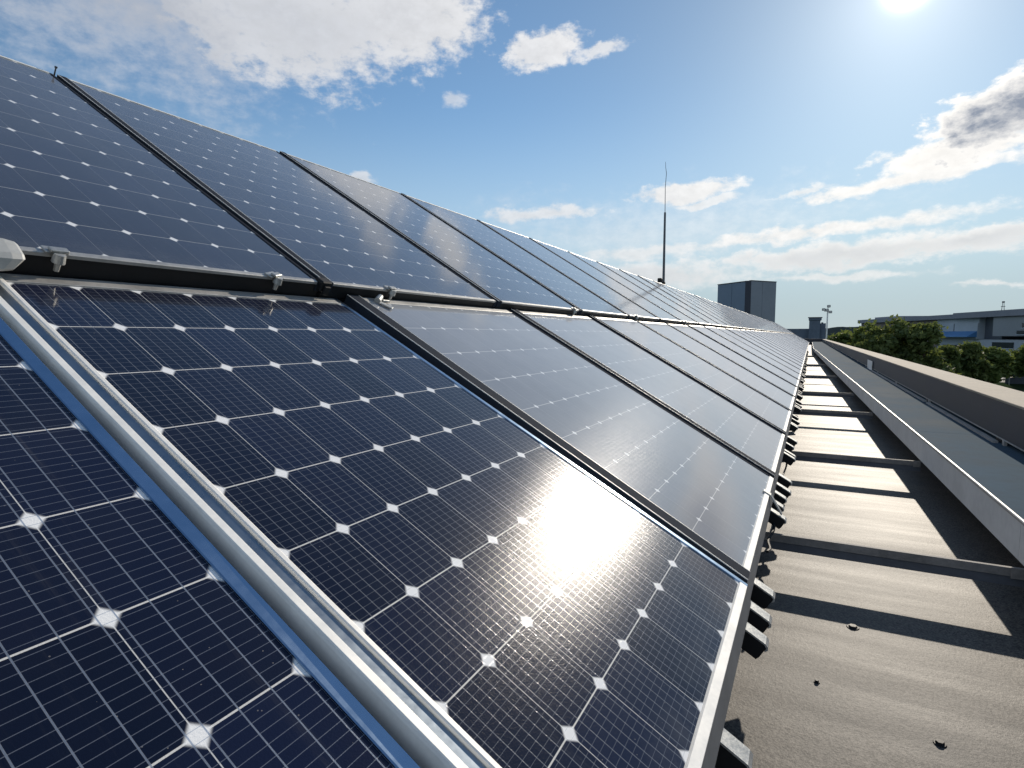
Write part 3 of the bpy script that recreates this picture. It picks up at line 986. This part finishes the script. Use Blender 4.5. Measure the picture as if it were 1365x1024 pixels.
def ridge(x, k):
    h = 0
    for i, (fr, am_) in enumerate(((0.0011, 12), (0.0031, 6), (0.0075, 3), (0.019, 1.6), (0.05, 1.1), (0.11, 0.9))):
        h += am_ * math.sin(x * fr + ph[i] + k)
    return h
for j in range(NYH):
    for i in range(NXH + 1):
        x = -2200 + 4400 * i / NXH
        f = j / (NYH - 1)
        y = 1500 + 700 * f
        top = 34 + 8 + ridge(x, 0.0) + 10 * math.exp(-((x - 190) / 190) ** 2) + rg.uniform(-0.9, 0.9)
        hv.append((x, y, ZG - 1 + (top) * math.sin(min(1.0, f * 1.25) * math.pi / 2)))
for j in range(NYH - 1):
    for i in range(NXH):
        a = j * (NXH + 1) + i
        hf.append((a, a + 1, a + NXH + 2, a + NXH + 1))
b = MB()
b.v, b.f = hv, hf
struct(b.build('hills', M['hill']))

# ------------------------------------------------------------------ buildings beyond
bx = thing('clad_building', 'dark blue-grey clad block with a dark vertical strip, beyond the panels', 'building')
def wall_between(bld, p, q, z0, z1, thick):
    dv = (Vector(q) - Vector(p)).normalized()
    nn = Vector((-dv.y, dv.x)) * thick
    vs = [(*p, z0), (*q, z0), (q[0] + nn.x, q[1] + nn.y, z0), (p[0] + nn.x, p[1] + nn.y, z0)]
    vs += [(a, c, z1) for a, c, _ in vs]
    bld.add(vs, [(0, 3, 2, 1), (4, 5, 6, 7), (0, 1, 5, 4), (1, 2, 6, 5), (2, 3, 7, 6), (3, 0, 4, 7)])
b = MB()
wall_between(b, (-16.66, 120.9), (-13.75, 118.15), ZG, 9.85, 5.5)
wall_between(b, (-13.70, 118.10), (-11.12, 115.65), ZG, 9.85, 5.5)
b.build('left_wall', M['clad_blue'], bx)
b = MB()
wall_between(b, (-10.1, 115.65), (-8.35, 118.0), ZG, 9.95, 3.5)
wall_between(b, (-8.32, 118.05), (-6.17, 120.9), ZG, 9.95, 3.5)
b.build('right_wall', M['clad_grey'], bx)
b = MB()
b.prism([(-11.11, 115.5), (-10.11, 115.5), (-10.11, 118.4), (-11.11, 118.4)], 'z', ZG, 10.0)
b.build('corner_strip', M['clad_dark'], bx)
b = MB()
wall_between(b, (-16.75, 120.85), (-11.12, 115.5), 9.853, 9.98, 0.5)
wall_between(b, (-10.1, 115.5), (-6.10, 120.85), 9.953, 10.08, 0.5)
b.build('roof_edge', M['clad_dark'], bx)

tw = thing('control_tower', 'distant dark tower with a wider flat cap in front of the hills', 'tower', None, (4.0, 900, ZG))
b = MB()
b.box(-6.8, 6.8, -6, 6, 0, 28.0)
b.build('shaft', M['tower'], tw)
MB().box(-7.6, 8.2, -7, 7, 28.01, 31.6, 0.6).build('cap', M['tower'], tw)
MB().box(-6.5, 7.0, -6.4, 6.4, 25.2, 27.99).build('window_band', M['pane'], tw) if False else None
MB().box(-8.5, 9.0, -7.6, 7.6, 31.61, 32.6).build('roof', M['clad_dark'], tw)
tb2 = thing('low_block', 'distant dark low block beside the capped tower', 'building', None, (13.0, 905, ZG))
MB().box(-2.0, 4.5, -8, 8, 0, 24.2).build('wall', M['tower'], tb2)
MB().box(-60, -2.1, -4, 10, 0, 17.0).build('side_wing', M['tower'], tb2)
MB().box(-1.0, 1.4, -4, 4, 24.21, 25.6).build('roof_box', M['clad_dark'], tb2)

hl = thing('long_hall', 'long grey industrial hall with blue awning behind the trees on the right', 'building', None, (15.6, 239.5, 0), math.atan2(-0.95306, 0.30279))
b = MB()
b.box(-1, 48.0, 0.5, 40, ZG, 4.2)
b.build('wall', M['hall_brown'], hl)
b = MB()
b.box(48.05, 66.4, 0.0, 40, -0.9, 3.0)
b.box(48.05, 66.4, 0.3, 40, 3.01, 4.2)
b.build('pale_wall', M['hall_wall'], hl)
b = MB()
b.box(66.45, 72.75, 1.6, 40, -0.9, 4.2)
b.build('recess', M['hall_dark'], hl)
b = MB()
b.box(72.8, 110, -0.4, 40, -0.2, 4.1)
b.build('end_block', M['clad_grey'], hl)
b = MB()
b.box(48.05, 110, 0.6, 40, ZG, -1.0)
b.build('lower_wall', M['hall_wall'], hl)
b = MB()
b.box(-1.4, 58.0, -0.6, 40.2, 4.21, 5.35)
b.box(58.1, 110.4, -1.2, 40.2, 4.21, 5.6)
b.build('roof', M['hall_roof'], hl)
b = MB()
b.prism([(-2.2, -0.45), (-2.2, -0.30), (-0.01, 1.0), (-0.01, -0.45)], 'x', 47.5, 66.3)
b.build('awning', M['hall_blue'], hl)
for s0 in (50.8, 56.6):
    MB().box(s0, s0 + 0.2, -0.08, -0.005, 1.05, 2.98).build('pillar', M['hall_dark'], hl)
for (s0, s1, za, zb, yf) in ((71.3, 78.6, -2.9, -1.6, 0.6), (82.5, 92, 1.6, 2.6, -0.4), (81.0, 92, 0.2, 1.0, -0.4), (51, 58, -4.5, -2.5, 0.6), (40, 46, 0.6, 2.4, 0.5), (28, 36, 0.6, 2.4, 0.5), (14, 24, 0.6, 2.4, 0.5)):
    w_f = MB().box(s0, s1, yf - 0.12, yf - 0.004, za, zb).build('window', M['pane'], hl)
    MB().box(s0 - 0.1, s1 + 0.1, yf - 0.2, yf - 0.004, za - 0.18, za - 0.01).build('sill', M['hall_wall'], w_f)
b = MB()
b.box(1, 17, 4, 14, 5.36, 6.2)
b.build('roof_box', M['hall_roof'], hl)
rm = thing('roof_mast', 'small twin-post mast on the long hall roof', 'mast', None, (39.4, 172.5, 5.6))
b = MB()
b.tube((-0.25, 0, 0), (-0.12, 0, 1.9), 0.07, 0.05, 6)
b.tube((0.25, 0, 0), (0.12, 0, 1.9), 0.07, 0.05, 6)
b.build('posts', M['clad_dark'], rm)
b = MB()
b.box(-0.4, 0.4, -0.05, 0.05, 1.0, 1.12)
b.box(-0.22, 0.22, -0.2, 0.2, 1.91, 2.25)
b.build('crossbar', M['clad_dark'], rm)

fm = thing('floodlight_mast', 'pale floodlight mast with a cluster of lamps, left of the trees', 'lamp mast', None, (2.42, 115, ZG))
b = MB()
b.tube((0, 0, 0), (0, 0, 12.6), 0.17, 0.10, 10)
b.build('pole', M['white'], fm)
b = MB()
b.box(-0.55, 0.45, -0.06, 0.06, 12.1, 12.2)
b.tube((0, 0, 12.2), (0.05, 0, 13.1), 0.06, 0.06, 6)
b.build('crossarm', M['alu_dull'], fm)
for (x, z, a) in ((-0.62, 12.45, 0.5), (0.42, 12.0, -0.2), (0.15, 13.0, 0.1), (-0.1, 12.35, 0.0)):
    q = MB().box(x - 0.27, x + 0.27, -0.25, 0.2, z - 0.2, z + 0.22, 0.06).build('lamp_head', M['clad_dark'], fm)
    MB().box(x - 0.2, x + 0.2, -0.28, -0.2505, z - 0.14, z + 0.16).build('lens', M['lamp_glass'], q)

sh = thing('open_shelter', 'open shelter with thin white flat roofs below the trees, right edge', 'shelter', None, (30.5, 121.0, ZG))
b = MB()
b.box(-2.2, 7, -2, 2, 4.2, 4.4)
b.box(0.4, 7, -3.6, -2.1, 3.0, 3.15)
b.build('roof', M['white'], sh)
for x in (-1.8, 0.9, 3.6, 6.4):
    MB().tube((x, -1.7, 0), (x, -1.7, 4.19), 0.07, 0.07, 6).build('post', M['alu_dull'], sh)
MB().box(-1.5, 6.5, 1.8, 1.9, 0, 3.9).build('back_wall', M['hall_dark'], sh)


# ------------------------------------------------------------------ trees
def tree(name, x, y, base, top, rx, ry, label, seed, leafmat, nclump=150, per=34, leaf=0.42, squash=0.62):
    rg_ = np.random.default_rng(seed)
    root = thing(name, label, 'tree', 'trees behind the parapet', (x, y, base))
    H = top - base
    # crown envelope: several lobes of different size
    lobes = []
    nl = 7
    for i in range(nl):
        a = 2 * math.pi * i / nl + rg_.uniform(-0.5, 0.5)
        rr = rg_.uniform(0.30, 0.62) if i else 0
        lobes.append((math.cos(a) * rx * rr, math.sin(a) * ry * rr, H * rg_.uniform(0.22, 0.74), rg_.uniform(0.34, 0.52)))
    lobes.append((0, 0, H * 0.78, 0.46))
    lobes.append((0, 0, H * 0.35, 0.62))
    V, Fc = [], []
    R_ = min(rx, ry)
    for c in range(nclump):
        lx, ly, lz, lr = lobes[rg_.integers(len(lobes))]
        dv = rg_.normal(size=3)
        dv /= np.linalg.norm(dv)
        if dv[2] < -0.55:
            dv[2] *= -0.6
        rad = rg_.uniform(0.72, 1.06)
        cx, cy, cz = lx + dv[0] * rx * lr * rad, ly + dv[1] * ry * lr * rad, lz + dv[2] * H * squash * lr * rad * 0.62
        cz = min(cz, H * rg_.uniform(0.94, 1.0))
        cr = R_ * rg_.uniform(0.10, 0.20)
        m_ = int(per * rg_.uniform(0.6, 1.3))
        P_ = rg_.normal(size=(m_, 3)) * np.array([cr, cr, cr * 0.6]) * 0.75 + np.array([cx, cy, cz])
        n1_ = rg_.normal(size=(m_, 3)) + np.array([0, 0, 0.5])
        n1_ /= np.linalg.norm(n1_, axis=1)[:, None]
        t1 = np.cross(n1_, rg_.normal(size=(m_, 3)))
        t1 /= np.linalg.norm(t1, axis=1)[:, None]
        t2 = np.cross(n1_, t1)
        sz = leaf * rg_.uniform(0.5, 1.2, size=(m_, 1))
        q = np.stack([P_ - t1 * sz, P_ + t2 * sz * 0.55, P_ + t1 * sz, P_ - t2 * sz * 0.55], 1)
        o = len(V)
        V += [tuple(p) for p in q.reshape(-1, 3)]
        Fc += [(o + 4 * i, o + 4 * i + 1, o + 4 * i + 2, o + 4 * i + 3) for i in range(m_)]
    me = bpy.data.meshes.new('crown')
    me.from_pydata(V, [], Fc)
    me.materials.append(leafmat)
    co = bpy.data.objects.new('crown', me)
    COL.objects.link(co)
    co.parent = root
    b = MB()
    tr = max(0.12, H * 0.022)
    b.tube((0, 0, 0), (0.1, 0, H * 0.45), tr, tr * 0.65, 8)
    b.tube((0.1, 0, H * 0.45), (0.0, 0.1, H * 0.8), tr * 0.65, tr * 0.2, 8)
    for (lx, ly, lz, lr) in lobes[:6]:
        b.tube((0.1, 0, H * 0.38), (lx * 0.8, ly * 0.8, lz), tr * 0.4, tr * 0.1, 6)
    b.build('trunk', M['bark'], root)
    return root


T = [
    # x, y, top, rx, ry, label, material
    (4.6, 108, 0.9, 3.2, 3.0, 'low green tree next to the floodlight mast, leftmost of the grove', 'leaf_mid'),
    (7.6, 104, 2.2, 3.8, 3.6, 'broad bushy tree, left part of the big grove', 'leaf_mid'),
    (11.0, 101, 2.55, 4.0, 3.6, 'tallest dark tree in the middle of the big grove', 'leaf_dark'),
    (14.2, 99, 2.1, 3.4, 3.4, 'dense round tree closing the big grove on the right', 'leaf_dark'),
    (9.3, 98, 0.2, 3.2, 3.0, 'lower dark tree in front of the big grove', 'leaf_dark'),
    (18.1, 106, -1.2, 2.3, 2.3, 'slim dark tree right of the big grove', 'leaf_dark'),
    (21.6, 110, -0.6, 3.1, 2.8, 'dark round tree below the blue awning', 'leaf_dark'),
    (24.9, 113, -1.9, 2.8, 2.6, 'pale green low tree beneath the hall end block', 'leaf_mid'),
    (30.4, 116, -0.9, 3.0, 2.8, 'green tree at the right edge above the white shelter', 'leaf_mid'),
    (31.5, 113, -4.2, 1.6, 1.6, 'small shrubby tree in front of the white shelter', 'leaf_mid'),
]
for i, (x, y, tp, rx, ry, lb, mt) in enumerate(T):
    tree('broadleaf_tree', x, y, ZG, tp, rx, ry, lb, 40 + i, M[mt], nclump=int(90 + 38 * rx), per=36)
